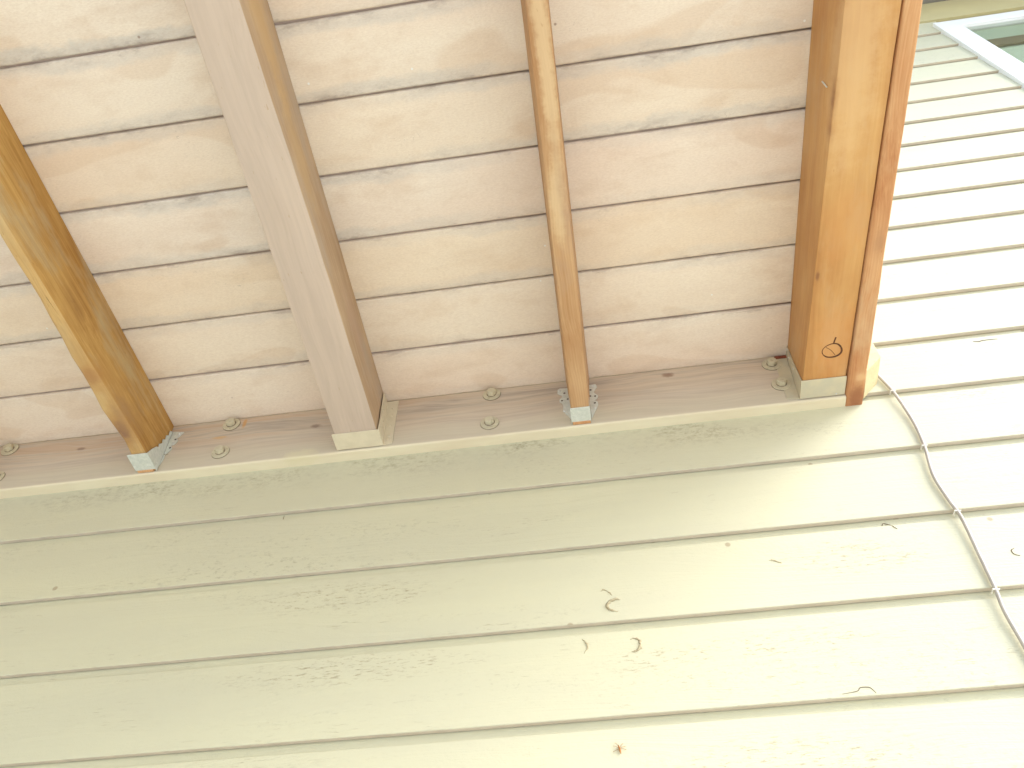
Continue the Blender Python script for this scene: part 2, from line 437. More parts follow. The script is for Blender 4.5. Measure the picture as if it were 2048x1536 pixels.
def empty(name, loc, label, cat, group=None):
    o = bpy.data.objects.new(name, None)
    o.empty_display_size = 0.2
    COL.objects.link(o)
    o.location = loc
    o['label'] = label; o['category'] = cat
    if group: o['group'] = group
    return o

def box(bm, x0, x1, y0, y1, z0, z1, bev=0.0):
    vs = [bm.verts.new((x, y, z)) for x in (x0, x1) for y in (y0, y1) for z in (z0, z1)]
    fs = [(0, 1, 3, 2), (4, 6, 7, 5), (0, 4, 5, 1), (2, 3, 7, 6), (0, 2, 6, 4), (1, 5, 7, 3)]
    f = [bm.faces.new([vs[i] for i in q]) for q in fs]
    if bev > 0:
        es = list({e for q in f for e in q.edges})
        bmesh.ops.bevel(bm, geom=es, offset=bev, segments=2, affect='EDGES', profile=0.5)

def beam_bm(near, far, y0, y1, seg=60, r=0.003, wob=0.0012, seed=0, rag=None, top=0.001):
    """long timber along y. near / far = (bottom left x, bottom right x, top left x, top right x, bottom z)"""
    bm = bmesh.new()
    rings = []
    for i in range(seg + 1):
        u = i / seg
        y = y0 + (y1 - y0) * u
        bl, br, tl, tr, zb = [a + (b - a) * u for a, b in zip(near, far)]
        zt = top
        def side(xb, xt, z):
            return xb + (xt - xb) * (z - zb) / (zt - zb)
        w = lambda k: wob * (noise.noise(Vector((y * 4.0, k * 7.3 + seed, 0.3))) + 0.5 * noise.noise(Vector((y * 14, k * 3.1 + seed, 5.3))))
        rr = r * (1 + 0.8 * noise.noise(Vector((y * 9, seed, 2.0))))
        lx = w(1); rx = w(2); bz = w(3) * 0.6
        if rag: lx += rag(y)
        pts = [(tl, zt), (side(bl, tl, (zb + zt) / 2) + lx, (zb + zt) / 2), (side(bl, tl, zb + rr) + lx, zb + rr + bz), (bl + rr * .3 + lx, zb + rr * .3 + bz), (bl + rr + lx, zb + bz),
               (bl + (br - bl) * .33, zb + bz + w(4) * .4), (bl + (br - bl) * .67, zb + bz + w(5) * .4),
               (br - rr + rx, zb + bz), (br - rr * .3 + rx, zb + rr * .3 + bz), (side(br, tr, zb + rr) + rx, zb + rr + bz), (side(br, tr, (zb + zt) / 2) + rx, (zb + zt) / 2), (tr, zt)]
        rings.append([bm.verts.new((x, y, z)) for x, z in pts])
    n = len(rings[0])
    for a, b in zip(rings[:-1], rings[1:]):
        for j in range(n):
            bm.faces.new((a[j], a[(j + 1) % n], b[(j + 1) % n], b[j]))
    bm.faces.new(rings[0]); bm.faces.new(list(reversed(rings[-1])))
    return bm

def plate(pts, y, th=0.0016):
    """flat sheet in the wall plane: outline (x, z), standing proud of y towards -y"""
    bm = bmesh.new()
    a = [bm.verts.new((x, y, z)) for x, z in pts]
    b = [bm.verts.new((x, y - th, z)) for x, z in pts]
    bm.faces.new(a); bm.faces.new(list(reversed(b)))
    for i in range(len(pts)):
        j = (i + 1) % len(pts)
        bm.faces.new((a[i], b[i], b[j], a[j]))
    return bm

def disc(bm, c, r, h, n=24, r2=None, axis='y'):
    r2 = r if r2 is None else r2
    a = []; b = []
    for i in range(n):
        t = 2 * math.pi * i / n
        if axis == 'y':
            a.append(bm.verts.new((c[0] + r * math.cos(t), c[1], c[2] + r * math.sin(t))))
            b.append(bm.verts.new((c[0] + r2 * math.cos(t), c[1] - h, c[2] + r2 * math.sin(t))))
        else:
            a.append(bm.verts.new((c[0], c[1] + r * math.cos(t), c[2] + r * math.sin(t))))
            b.append(bm.verts.new((c[0] + h, c[1] + r2 * math.cos(t), c[2] + r2 * math.sin(t))))
    bm.faces.new(a); bm.faces.new(list(reversed(b)))
    for i in range(n):
        j = (i + 1) % n
        bm.faces.new((a[i], b[i], b[j], a[j]))

def tube(bm, pts, r, n=8, closed=False):
    pts = [Vector(p) for p in pts]
    rings = []
    for i, p in enumerate(pts):
        if closed:
            d = pts[(i + 1) % len(pts)] - pts[i - 1]
        else:
            d = pts[min(i + 1, len(pts) - 1)] - pts[max(i - 1, 0)]
        d.normalize()
        up = Vector((0, 1, 0)) if abs(d.y) < 0.9 else Vector((1, 0, 0))
        s = d.cross(up).normalized(); t_ = s.cross(d)
        rr = r(i / max(1, len(pts) - 1)) if callable(r) else r
        rings.append([bm.verts.new(p + s * rr * math.cos(2 * math.pi * k / n) + t_ * rr * math.sin(2 * math.pi * k / n)) for k in range(n)])
    m = len(rings)
    for i in range(m if closed else m - 1):
        a, b = rings[i], rings[(i + 1) % m]
        for k in range(n):
            bm.faces.new((a[k], a[(k + 1) % n], b[(k + 1) % n], b[k]))
    if not closed:
        bm.faces.new(rings[0]); bm.faces.new(list(reversed(rings[-1])))

def smoothpath(pts, k=6):
    out = []
    P = [Vector(p) for p in pts]
    for i in range(len(P) - 1):
        p0 = P[max(i - 1, 0)]; p1 = P[i]; p2 = P[i + 1]; p3 = P[min(i + 2, len(P) - 1)]
        for j in range(k):
            t = j / k
            out.append(0.5 * ((2 * p1) + (-p0 + p2) * t + (2 * p0 - 5 * p1 + 4 * p2 - p3) * t * t + (-p0 + 3 * p1 - 3 * p2 + p3) * t ** 3))
    out.append(P[-1])
    return out

# ------------------------------------------------------------------ ground
bm = bmesh.new()
bmesh.ops.create_grid(bm, x_segments=2, y_segments=2, size=150)
g = put('ground', bm, M['ground'])
g['kind'] = 'structure'

# ------------------------------------------------------------------ house
house = empty('house', (0, 0, 0), 'house wall of pale yellow-beige horizontal lap siding behind the deck', 'house')
E_ = 0.1742
Z0 = H - 0.1327
XL, XR = -4.3, 4.6
WX0, WX1, WZT, WZB = 1.722, 2.86, H + 2.205, H + 1.00
def strip(bm, z, x0, x1, ztop=None):
    """one lap board whose bottom edge is at z (front of butt on y=0)"""
    top = z + E_ if ztop is None else ztop
    prof = [(0.0098, z + 0.0125), (0.0096, z + 0.0006), (0.0008, z + 0.0002), (0.0, z + 0.0014), (0.0042, top - 0.0190), (0.0096, top - 0.0184), (0.0108, top - 0.013), (0.0110, top - 0.002), (0.0112, top + 0.0135)]
    n = max(2, int((x1 - x0) / 0.05))
    prev = None
    k = round((z - Z0) / E_)
    for i in range(n + 1):
        x = x0 + (x1 - x0) * i / n
        dz = 0.0009 * noise.noise(Vector((x * 1.7, k * 5.1, 0))) + 0.0005 * noise.noise(Vector((x * 9, k * 2.1, 4)))
        dy = 0.0008 * noise.noise(Vector((x * 1.1, k * 3.7, 9)))
        cur = []
        for j, (y, zz) in enumerate(prof):
            d = dz if j < 4 else 0.0
            if j in (4, 5): d = 0.0006 * noise.noise(Vector((x * 13, k * 4.1, 7)))
            cur.append(bm.verts.new((x, y + dy * (1 if j < 4 else .2), zz + d)))
        if prev:
            for j in range(len(prof) - 1):
                f_ = bm.faces.new((prev[j], prev[j + 1], cur[j + 1], cur[j]))
                f_.material_index = 1 if j < 2 else 0
        prev = cur
bm = bmesh.new()
k0 = -16
for k in range(k0, 14):
    z = Z0 + k * E_
    if z + E_ > WZB and z < WZT:
        strip(bm, z, XL, WX0 + 0.02); strip(bm, z, WX1 - 0.02, XR)
    else:
        strip(bm, z, XL, XR)
put('wall', bm, [M['siding'], M['butt']], house)
bm = bmesh.new(); box(bm, XL, WX0 - 0.05 + 0.07, 0.0145, 0.10, 0.05, H + 3.0)
box(bm, WX1 - 0.02, XR, 0.013, 0.10, 0.05, H + 3.0)
box(bm, WX0 + 0.02, WX1 - 0.02, 0.013, 0.10, 0.05, WZB + 0.02); box(bm, WX0 + 0.02, WX1 - 0.02, 0.013, 0.10, WZT - 0.02, H + 3.0)
put('wall_sheathing', bm, M['frieze'], house)
bm = bmesh.new(); box(bm, XL, XR, 0.0, 0.10, 0.0, 0.20); put('foundation', bm, M['ground'], house)
bm = bmesh.new(); box(bm, XL, XR, -0.001, 0.012, H + 2.300, H + 2.545, 0.0006); put('frieze_board', bm, M['frieze'], house)
bm = bmesh.new(); box(bm, XL, XR, -0.56, 0.10, H + 2.547, H + 2.57); put('soffit', bm, M['soffit'], house)
bm = bmesh.new(); box(bm, XL, XR, -0.60, -0.565, H + 2.53, H + 2.75, 0.003); put('fascia', bm, M['frieze'], house)
bm = bmesh.new()
vs = [bm.verts.new(v) for v in ((XL, -0.66, H + 2.76), (XR, -0.66, H + 2.76), (XR, 3.0, H + 4.4), (XL, 3.0, H + 4.4))]
vt = [bm.verts.new((v.co.x, v.co.y, v.co.z + 0.04)) for v in vs]
bm.faces.new(vs); bm.faces.new(list(reversed(vt)))
for i in range(4):
    j = (i + 1) % 4
    bm.faces.new((vs[i], vt[i], vt[j], vs[j]))
put('roof', bm, M['soffit'], house)

# window
win = bpy.data.objects.new('window', None); COL.objects.link(win); win.parent = house; win.location = (WX0, 0, WZB)
def lb(name, mat, parent, org, boxes, bev=0.0):
    bm = bmesh.new()
    for b in boxes:
        b2 = bmesh.new(); box(b2, b[0] - org[0], b[1] - org[0], b[2] - org[1], b[3] - org[1], b[4] - org[2], b[5] - org[2], bev)
        me = bpy.data.meshes.new('tmp'); b2.to_mesh(me); b2.free(); bm.from_mesh(me); bpy.data.meshes.remove(me)
    return put(name, bm, mat, parent)
org = (WX0, 0, WZB)
FX0, FX1, FZT, FZB = 1.703, 2.88, H + 2.222, H + 0.98
IX0, IX1, IZT, IZB = 1.790, 2.800, H + 2.143, H + 1.06
lb('window_frame', M['white'], win, org, [(FX0, IX0, -0.012, 0.08, FZB, FZT), (IX1, FX1, -0.012, 0.08, FZB, FZT),
   (IX0, IX1, -0.0118, 0.08, IZT, FZT - .0003), (IX0, IX1, -0.0118, 0.08, FZB + .0003, IZB)], 0.0015)
lb('sash', M['white'], win, org, [(IX0 + .0004, IX0 + .008, -0.004, 0.05, IZB, IZT), (IX1 - .02, IX1, -0.004, 0.05, IZB, IZT),
   (IX0 + .008, IX1 - .02, -0.0035, 0.05, IZT - .004, IZT - .0004), (IX0 + .008, IX1 - .02, -0.0035, 0.05, IZB, IZB + .02)], 0.0008)
lb('pane', M['glass'], win, org, [(IX0 + .006, IX1 - .018, 0.001, 0.004, IZB + .018, IZT - .003)])
lb('reflection_panel', M['reflection_panel'], win, org, [(IX0 + .002, IX1 - .002, 0.022, 0.032, IZB, IZT - .002)])  # added panel behind the pane carrying its green reflection
lb('reflection_bar', M['reflected_brown'], win, org, [(IX0 + .003, IX1 - .003, 0.010, 0.018, H + 1.895, H + 1.975)])  # added bar behind the pane carrying its brown reflection

# paint cracks and holes on the siding (parts of the wall surface)
def wline(name, pts, r, mat, parent, y=-0.0005, smooth=3):
    bm = bmesh.new()
    tube(bm, smoothpath([(x, y_, z + H) for x, y_, z in pts], smooth), r, 6)
    return put(name, bm, mat, parent, True)
def face_y(z):
    """front of the siding at height z (relative to deck)"""
    u = ((z + 0.1327) / E_) % 1.0
    d = u * E_
    if d > E_ - 0.018: return 0.0106
    return 0.0042 * d / (E_ - 0.0185)
def on(pts, lift=0.0002):
    return [(x, face_y(z) - lift, z) for x, z in pts]
wall = house.children[0]
for nm, pts, r in (
    ('paint_crack', [(0.3867, -0.8229), (0.4036, -0.8211), (0.4116, -0.8193), (0.4161, -0.8146), (0.4279, -0.8148), (0.4326, -0.8186), (0.4361, -0.8257)], 0.0007),
    ('paint_crack', [(0.5547, -0.5066), (0.5624, -0.4894), (0.5675, -0.4901), (0.5747, -0.5021), (0.5806, -0.5101)], 0.0008),
    ('paint_crack', [(0.7524, -0.5953), (0.7446, -0.591), (0.7438, -0.582), (0.7504, -0.5784)], 0.0009),
    ('paint_crack', [(0.9322, 0.0095), (0.9434, 0.0062), (0.9535, 0.009), (0.9848, 0.0084)], 0.0012),
    ('paint_crack', [(-0.612, -0.3085), (-0.6118, -0.316), (-0.6112, -0.3243)], 0.0008)):
    wline(nm, on(pts), lambda t, r=r: r * (0.35 + 0.65 * math.sin(math.pi * min(max(t, .05), .95))), M['crack'], wall)

# ------------------------------------------------------------------ deck
deck = empty('deck', (0, 0, H), 'raised timber deck seen from below, joists hung off a painted ledger board', 'deck')
YF = -0.0232
ZB = -0.1555

# deck boards
W = 0.1431
OFF = 0.1409
y_g6 = -(0.0232 + OFF)
def board_bm(x0, x1, w, th, seed):
    bm = bmesh.new()
    n = 90
    prev = None
    hw = w / 2
    for i in range(n + 1):
        x = x0 + (x1 - x0) * i / n
        a = 0.0007 * noise.noise(Vector((x * 6, seed, 0))) + 0.0004 * noise.noise(Vector((x * 30, seed, 3)))
        b = 0.0007 * noise.noise(Vector((x * 6, seed + 20, 0))) + 0.0004 * noise.noise(Vector((x * 30, seed + 9, 3)))
        c = 0.0008 * noise.noise(Vector((x * 2, seed + 40, 0)))
        pr = [(-hw + b, 0.003), (-hw + .0015 + b, 0.0006), (-hw + .004 + b, 0), (-hw * .3, c * .5), (hw * .3, c * .5), (hw - .004 + a, 0), (hw - .0015 + a, 0.0006), (hw + a, 0.003), (hw, th), (-hw, th)]
        cur = [bm.verts.new((x, y, z)) for y, z in pr]
        if prev:
            for j in range(len(pr)):
                jj = (j + 1) % len(pr)
                bm.faces.new((prev[j], prev[jj], cur[jj], cur[j]))
        else:
            bm.faces.new(cur)
        prev = cur
    bm.faces.new(list(reversed(prev)))
    nf = len(bm.faces)
    box(bm, x0, x1, -hw - GAP - 0.004, -hw + 0.001, 0.0065, 0.016)     # added strip in the joint, lens haze put into its colour
    bm.faces.ensure_lookup_table()
    for f in bm.faces[nf:]: f.material_index = 1
    return bm
GAP = 0.0042
BX0, BX1 = -4.6, 0.5955
GAP = 0.0042
xc = (BX0 + BX1) / 2
protos = []
for s in range(4):
    me = bpy.data.meshes.new('deck_board')
    b = board_bm(BX0 - xc, BX1 - xc, W - GAP, 0.036, s * 3.3)
    bmesh.ops.recalc_face_normals(b, faces=b.faces)
    b.to_mesh(me); b.free(); me.materials.append(M['board']); me.materials.append(M['groove'])
    me.polygons.foreach_set('use_smooth', [True] * len(me.polygons))
    protos.append(me)
for k in range(0, 36):
    # board k lies outside gap (6-k+1); board 0 touches the ledger
    yc = y_g6 - (k - 0.5) * W
    if k == 0: yc = y_g6 + W / 2 + 0.0015
    o = bpy.data.objects.new('deck_board', protos[k % 4])
    COL.objects.link(o); o.parent = deck; o.location = (xc, yc, 0.002 + 0.0008 * math.sin(k * 2.1))
YOUT = y_g6 - 35 * W

# ledger
bm = bmesh.new()
prev = None
n = 120
for i in range(n + 1):
    x = -4.2 + (0.596 + 4.2) * i / n
    a = 0.0010 * noise.noise(Vector((x * 2.5, 1, 0))) + 0.0005 * noise.noise(Vector((x * 13, 2, 0)))
    pr = [(YF, 0.0008), (YF, -0.08), (YF, -0.1600 + a), (YF + .0012, -0.1632 + a), (YF + .004, -0.1639 + a), (YF + .018, -0.1639 + a * .6), (0.0115, -0.1637), (0.0115, 0.0008)]
    cur = [bm.verts.new((x, y, z)) for y, z in pr]
    if prev:
        for j in range(len(pr)):
            jj = (j + 1) % len(pr)
            bm.faces.new((prev[j], prev[jj], cur[jj], cur[j]))
    else: bm.faces.new(cur)
    prev = cur
bm.faces.new(list(reversed(prev)))
ledger = put('ledger_board', bm, M['ledger'], deck)

# lag bolts on big washers
random.seed(4)
def lag(x, z, tilt, rot):
    bm = bmesh.new()
    disc(bm, (0, -0.0007, 0), 0.0208, 0.0026, 40)
    # softened rim
    w_ = put('washer', bm, M['bolt'], ledger, True)
    mod = w_.modifiers.new('bevel', 'BEVEL'); mod.width = 0.0009; mod.segments = 2
    w_.data.polygons.foreach_set('use_smooth', [False] * len(w_.data.polygons))
    w_.location = (x, YF - 0.0002, z)
    w_.rotation_euler = (tilt, 0, 0)
    bm = bmesh.new(); disc(bm, (0, 0.0, 0), 0.0214, 0.0009, 40); g_ = put('washer_shade_ring', bm, M['contact_shade'], ledger); g_.location = (x, YF - 0.0002, z)  # dark disc paints the contact shade round the washer
    bm = bmesh.new(); disc(bm, (0, -0.0032, 0), 0.0118, 0.0006, 24); g_ = put('washer_shade_ring', bm, M['contact_shade'], ledger); g_.location = (x, YF - 0.0002, z)  # same painted shade under the bolt head
    bm = bmesh.new()
    disc(bm, (0, -0.0037, 0), 0.0112, 0.0100, 6)
    disc(bm, (0, -0.0137, 0), 0.0107, 0.0008, 6, 0.0092)
    h_ = put('bolt_head', bm, M['bolt'], ledger)
    mod = h_.modifiers.new('bevel', 'BEVEL'); mod.width = 0.0007; mod.segments = 2
    h_.location = (x, YF - 0.0002, z)
    h_.rotation_euler = (tilt, rot, 0)
for x, z, ti, ro in ((-0.7969, -0.0195, 0.0, 0.2), (-0.7962, -0.1170, 0.0, 0.5), (-0.1650, -0.0185, 0.0, 0.1), (-0.1675, -0.1210, 0.0, 0.35),
                     (0.4745, -0.0265, 0.0, 0.4), (0.4775, -0.1000, 0.0, 0.0), (-1.366, -0.018, 0.0, 0.3), (-1.350, -0.1185, 0.0, 0.2)):
    lag(x, z, ti, ro)

# joists ---------------------------------------------------------------
YO = YOUT
def extrap(a, b, ya, yb, y):
    return tuple(p + (q - p) * (y - ya) / (yb - ya) for p, q in zip(a, b))
def joist(a, b, ya, yb, mat, seed, label, **kw):
    y0 = YF - 0.0008
    near = extrap(a, b, ya, yb, y0)
    far = extrap(a, b, ya, yb, YO)
    o = put('joist', beam_bm(near, far, y0, YO, 110, seed=seed, **kw), mat, deck, True)
    es = o.modifiers.new('split', 'EDGE_SPLIT'); es.split_angle = math.radians(40)
    o['label'] = label
    return o
def rag1(y):
    v = 0.0
    v += -0.0035 * math.exp(-((y + 0.20) / 0.03) ** 2) + 0.0045 * math.exp(-((y + 0.115) / 0.03) ** 2)
    v += 0.0026 * noise.noise(Vector((y * 16, 3, 3))) + 0.0012 * noise.noise(Vector((y * 60, 3, 8)))
    v += 0.002 * math.exp(-((y + 0.30) / 0.02) ** 2) * noise.noise(Vector((y * 90, 1, 1)))
    return v
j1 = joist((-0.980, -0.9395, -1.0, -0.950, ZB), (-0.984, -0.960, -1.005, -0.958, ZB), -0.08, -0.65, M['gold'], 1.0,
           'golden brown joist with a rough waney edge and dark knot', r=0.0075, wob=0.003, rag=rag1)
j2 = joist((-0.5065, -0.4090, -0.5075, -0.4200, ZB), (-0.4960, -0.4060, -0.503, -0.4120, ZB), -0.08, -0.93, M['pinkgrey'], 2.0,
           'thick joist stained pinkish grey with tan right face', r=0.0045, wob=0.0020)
j3 = joist((0.0175, 0.0560, 0.0105, 0.0640, ZB), (0.0305, 0.0665, 0.020, 0.0680, ZB), -0.07, -0.89, M['tan'], 3.0,
           'narrow tan joist with fine stripes and a worn pale patch', r=0.002, wob=0.0012)
j4 = joist((0.5045, 0.5945, 0.516, 0.5950, ZB), (0.5200, 0.6085, 0.519, 0.6040, ZB), -0.065, -0.82, M['amber'], 4.0,
           'thick amber brown edge joist marked with an inked ring', r=0.003, wob=0.0010)
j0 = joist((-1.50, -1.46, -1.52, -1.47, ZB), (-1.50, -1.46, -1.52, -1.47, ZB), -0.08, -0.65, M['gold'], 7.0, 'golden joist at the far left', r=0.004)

# trim board along the deck's right edge
y0t = 0.0040
near = extrap((0.5962, 0.6330, 0.5962, 0.6345, -0.1640), (0.6100, 0.6395, 0.6070, 0.6395, -0.1560), 0.0, -0.80, y0t)
far = extrap((0.5962, 0.6330, 0.5962, 0.6345, -0.1640), (0.6100, 0.6395, 0.6070, 0.6395, -0.1560), 0.0, -0.80, YO)
bm = beam_bm(near, far, y0t, YO, 110, r=0.0045, wob=0.0018, seed=9.0, top=0.042,
             rag=lambda y: 0.0)
tr = put('edge_trim_board', bm, M['redfir'], deck, True)
es = tr.modifiers.new('split', 'EDGE_SPLIT'); es.split_angle = math.radians(50)
tr['label'] = 'reddish trim board along the outer edge with a dark end'

# outer rim joist
bm = bmesh.new(); box(bm, -4.6, 0.60, YO - 0.04, YO - 0.001, -0.16, 0.042, 0.003)
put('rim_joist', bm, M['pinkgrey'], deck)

# chamfered end of the ledger past the trim
bm = bmesh.new()
pf = [(0.6395, -0.147), (0.6822, -0.104), (0.6826, 0.034), (0.6395, 0.034)]
a = [bm.verts.new((x, 0.0030, z)) for x, z in pf]
b = [bm.verts.new((x + (0.001 if i in (1, 2) else 0), -0.0700, z + (0.004 if i < 2 else 0))) for i, (x, z) in enumerate(pf)]
bm.faces.new(a); bm.faces.new(list(reversed(b)))
for i in range(4):
    j = (i + 1) % 4
    bm.faces.new((a[i], b[i], b[j], a[j]))
bmesh.ops.bevel(bm, geom=list(bm.edges), offset=0.0008, segments=1, affect='EDGES')
put('ledger_end_block', bm, M['block'], deck)

# shims showing under the hangers
def stub(x0, x1, y0, y1, z0, z1, mat):
    bm = bmesh.new(); box(bm, x0, x1, y0, y1, z0, z1, 0.0008)
    return put('shim', bm, mat, deck)

# hangers ---------------------------------------------------------------
def hroot(loc, label):
    o = bpy.data.objects.new('joist_hanger', None); COL.objects.link(o); o.parent = deck; o.location = loc; o['label'] = label
    o.empty_display_size = 0.05
    return o
def sub(name, bm, mat, root, smooth=False):
    for v in bm.verts: v.co -= root.location
    return put(name, bm, mat, root, smooth)
def scallop(pts, k=5):
    return [(p.x, p.z) for p in smoothpath([(x, 0, z) for x, z in pts], k)]
def nails(root, pts, r=0.0028, y=YF - 0.003, mat='nail', hole=False):
    for x, z in pts:
        bm = bmesh.new(); disc(bm, (x, y, z), r, 0.0014 if not hole else 0.0004, 14, r * 0.7)
        sub('nail_hole' if hole else 'nail_head', bm, M['dark' if hole else mat], root)

# narrow tan joist: bright galvanised hanger
h = hroot((0.036, YF, ZB), 'bright galvanised hanger with scalloped flanges')
bm = bmesh.new(); box(bm, 0.0150, 0.0580, -0.0700, -0.0310, ZB - 0.0022, ZB - 0.0006, 0.0006); sub('hanger_seat', bm, M['galv'], h)
bm = bmesh.new(); box(bm, 0.0562, 0.0578, -0.0690, YF - .002, ZB - 0.0005, -0.050, 0.0004); sub('side_plate', bm, M['galv'], h)
bm = bmesh.new(); box(bm, 0.0145, 0.0160, -0.0500, YF - .002, ZB - 0.0005, -0.040, 0.0004); sub('side_plate', bm, M['galv'], h)
lf = [(0.0142, -0.0290), (-0.0060, -0.0270), (-0.0110, -0.0310), (-0.0120, -0.0440), (-0.0070, -0.0500), (-0.0015, -0.0530), (-0.0030, -0.0600), (-0.0085, -0.0680), (-0.0085, -0.0760), (-0.0030, -0.0810), (-0.0010, -0.0890), (-0.0020, -0.1050), (0.0030, -0.1180), (0.0142, -0.1390)]
rf = [(0.0590, -0.0270), (0.0770, -0.0250), (0.0790, -0.0350), (0.0730, -0.0480), (0.0700, -0.0530), (0.0740, -0.0610), (0.0790, -0.0680), (0.0770, -0.0760), (0.0700, -0.0820), (0.0770, -0.0900), (0.0770, -0.1000), (0.0700, -0.1180), (0.0590, -0.1450)]
sub('flange', plate(lf, YF - .0006), M['galv'], h)
sub('flange', plate(rf, YF - .0006), M['galv'], h)
nails(h, [(-0.0060, -0.037), (0.001, -0.111)], 0.0034)
nails(h, [(0.0705, -0.033), (0.0690, -0.1110)], 0.0030)
nails(h, [(0.0040, -0.046), (-0.003, -0.0720), (0.0105, -0.0685), (0.0640, -0.045), (0.0725, -0.069), (0.0615, -0.067), (0.0700, -0.0930)], 0.0026, YF - .0023, hole=True)
stub(0.0175, 0.0560, -0.0312, YF - .0008, ZB - 0.0035, ZB + 0.001, M['redfir'])

# golden joist
h = hroot((-0.96, YF, ZB), 'dull galvanised hanger with a bent ragged flange')
bm = bmesh.new(); box(bm, -0.9845, -0.9370, -0.0790, -0.0300, ZB - 0.0024, ZB - 0.0006, 0.0006); sub('hanger_seat', bm, M['galv'], h)
bm = bmesh.new()   # side plate, cut back towards its top with a toothed edge
prof = [(-0.079, ZB - 0.002), (-0.068, -0.130), (-0.058, -0.112), (-0.050, -0.106), (-0.053, -0.097), (-0.044, -0.085), (-0.047, -0.074), (-0.039, -0.066), (-0.041, -0.053), (-0.033, -0.045), (-0.035, -0.030), (-0.0250, -0.022), (-0.0250, ZB - 0.002)]
xs = lambda z: -0.9372 - 0.009 * (z - ZB) / 0.1555
a = [bm.verts.new((xs(z), y, z)) for y, z in prof]; b = [bm.verts.new((xs(z) + .0016, y, z)) for y, z in prof]
bm.faces.new(a); bm.faces.new(list(reversed(b)))
for i in range(len(prof)):
    j = (i + 1) % len(prof); bm.faces.new((a[i], b[i], b[j], a[j]))
sub('side_plate', bm, M['galv'], h)
rf = [(-0.9420, -0.0220), (-0.9300, -0.0240), (-0.9130, -0.0280), (-0.9180, -0.0400), (-0.9250, -0.0480), (-0.9190, -0.0570), (-0.9210, -0.0680), (-0.9300, -0.0740), (-0.9240, -0.0850), (-0.9280, -0.0950), (-0.9350, -0.1040), (-0.9330, -0.1180), (-0.9360, -0.1400)]
sub('flange', plate([(min(x, -0.912), z) for x, z in rf], YF - .0006), M['galv'], h)
lf = [(-0.9860, -0.0300), (-1.0050, -0.0320), (-1.0080, -0.0600), (-1.0020, -0.1000), (-0.9860, -0.1400)]
nails(h, [(-0.9262, -0.053), (-0.930, -0.082)], 0.0028, YF - .0023, hole=True)
nails(h, [(-0.9265, -0.066), (-0.9225, -0.0345)], 0.0028)
stub(-0.9800, -0.9420, -0.0305, YF - .0008, ZB - 0.0040, ZB + 0.001, M['redfir'])
# spider-silk thin nail sticking out
bm = bmesh.new(); tube(bm, [(-0.9275, YF - .002, -0.104), (-0.9262, YF - .010, -0.116), (-0.9255, YF - .016, -0.1205)], 0.0007, 6); sub('bent_nail', bm, M['mud'], h)

# left joist out at the frame's edge
h = hroot((-1.48, YF, ZB), 'galvanised hanger at the far left')
bm = bmesh.new(); box(bm, -1.504, -1.456, -0.079, -0.030, ZB - 0.0024, ZB - 0.0006, 0.0006); sub('hanger_seat', bm, M['galv'], h)
sub('flange', plate([(x - 0.497, z) for x, z in rf], YF - .0006), M['galv'], h)

# thick pinkish joist: painted hanger
h = hroot((-0.46, YF, ZB), 'beige painted hanger under the pinkish joist')
bm = bmesh.new(); box(bm, -0.5125, -0.4060, -0.0720, YF - .002, ZB - 0.0024, ZB - 0.0006, 0.0008); sub('hanger_seat', bm, M['beige'], h)
bm = bmesh.new()
prof = [(-0.0720, ZB - .0022), (-0.0640, -0.100), (-0.0580, -0.020), (-0.0560, -0.004), (YF - .002, -0.004), (YF - .002, ZB - .0022)]
xs = lambda z: -0.4078 - 0.010 * (z - ZB) / 0.1555
a = [bm.verts.new((xs(z), y, z)) for y, z in prof]; b = [bm.verts.new((xs(z) + .0018, y, z)) for y, z in prof]
bm.faces.new(a); bm.faces.new(list(reversed(b)))
for i in range(len(prof)):
    j = (i + 1) % len(prof); bm.faces.new((a[i], b[i], b[j], a[j]))
sub('side_plate', bm, M['beige'], h)
sub('flange', plate([(-0.4175, -0.0035), (-0.3885, -0.0035), (-0.3865, -0.1530), (-0.4068, -0.1560)], YF - .0006, 0.002), M['beige'], h)
sub('flange', plate([(-0.5075, -0.1540), (-0.5330, -0.1300), (-0.5330, -0.090), (-0.5080, -0.085)], YF - .0006, 0.0008), M['ledger'], h)
nails(h, [(-0.400, -0.03), (-0.3985, -0.058), (-0.3995, -0.092), (-0.3975, -0.128), (-0.3975, -0.140)], 0.0030, YF - .0026, 'beige')
nails(h, [(-0.517, -0.115), (-0.519, -0.132)], 0.0028, YF - .0014, hole=False, mat='bolt')
for (y, z) in ((-0.044, -0.095), (-0.046, -0.06), (-0.050, -0.125)):
    bm = bmesh.new(); disc(bm, (xs(z) + .0018, y, z), 0.003, 0.0012, 12, axis='x'); sub('nail_head', bm, M['beige'], h)

# amber joist: grey painted hanger
h = hroot((0.55, YF, ZB), 'pale grey painted hanger under the amber joist')
bm = bmesh.new(); box(bm, 0.5018, 0.5945, -0.0740, YF - .002, ZB - 0.0024, ZB - 0.0006, 0.0008); sub('hanger_seat', bm, M['greyhw'], h)
bm = bmesh.new()
prof = [(-0.0740, ZB - .0022), (-0.0560, -0.060), (-0.0500, 0.001), (YF - .002, 0.001), (YF - .002, ZB - .0022)]
xs = lambda z: 0.5035 + 0.0115 * (z - ZB) / 0.1555
a = [bm.verts.new((xs(z), y, z)) for y, z in prof]; b = [bm.verts.new((xs(z) - .0018, y, z)) for y, z in prof]
bm.faces.new(a); bm.faces.new(list(reversed(b)))
for i in range(len(prof)):
    j = (i + 1) % len(prof); bm.faces.new((a[i], b[i], b[j], a[j]))
sub('side_plate', bm, M['greyhw'], h)
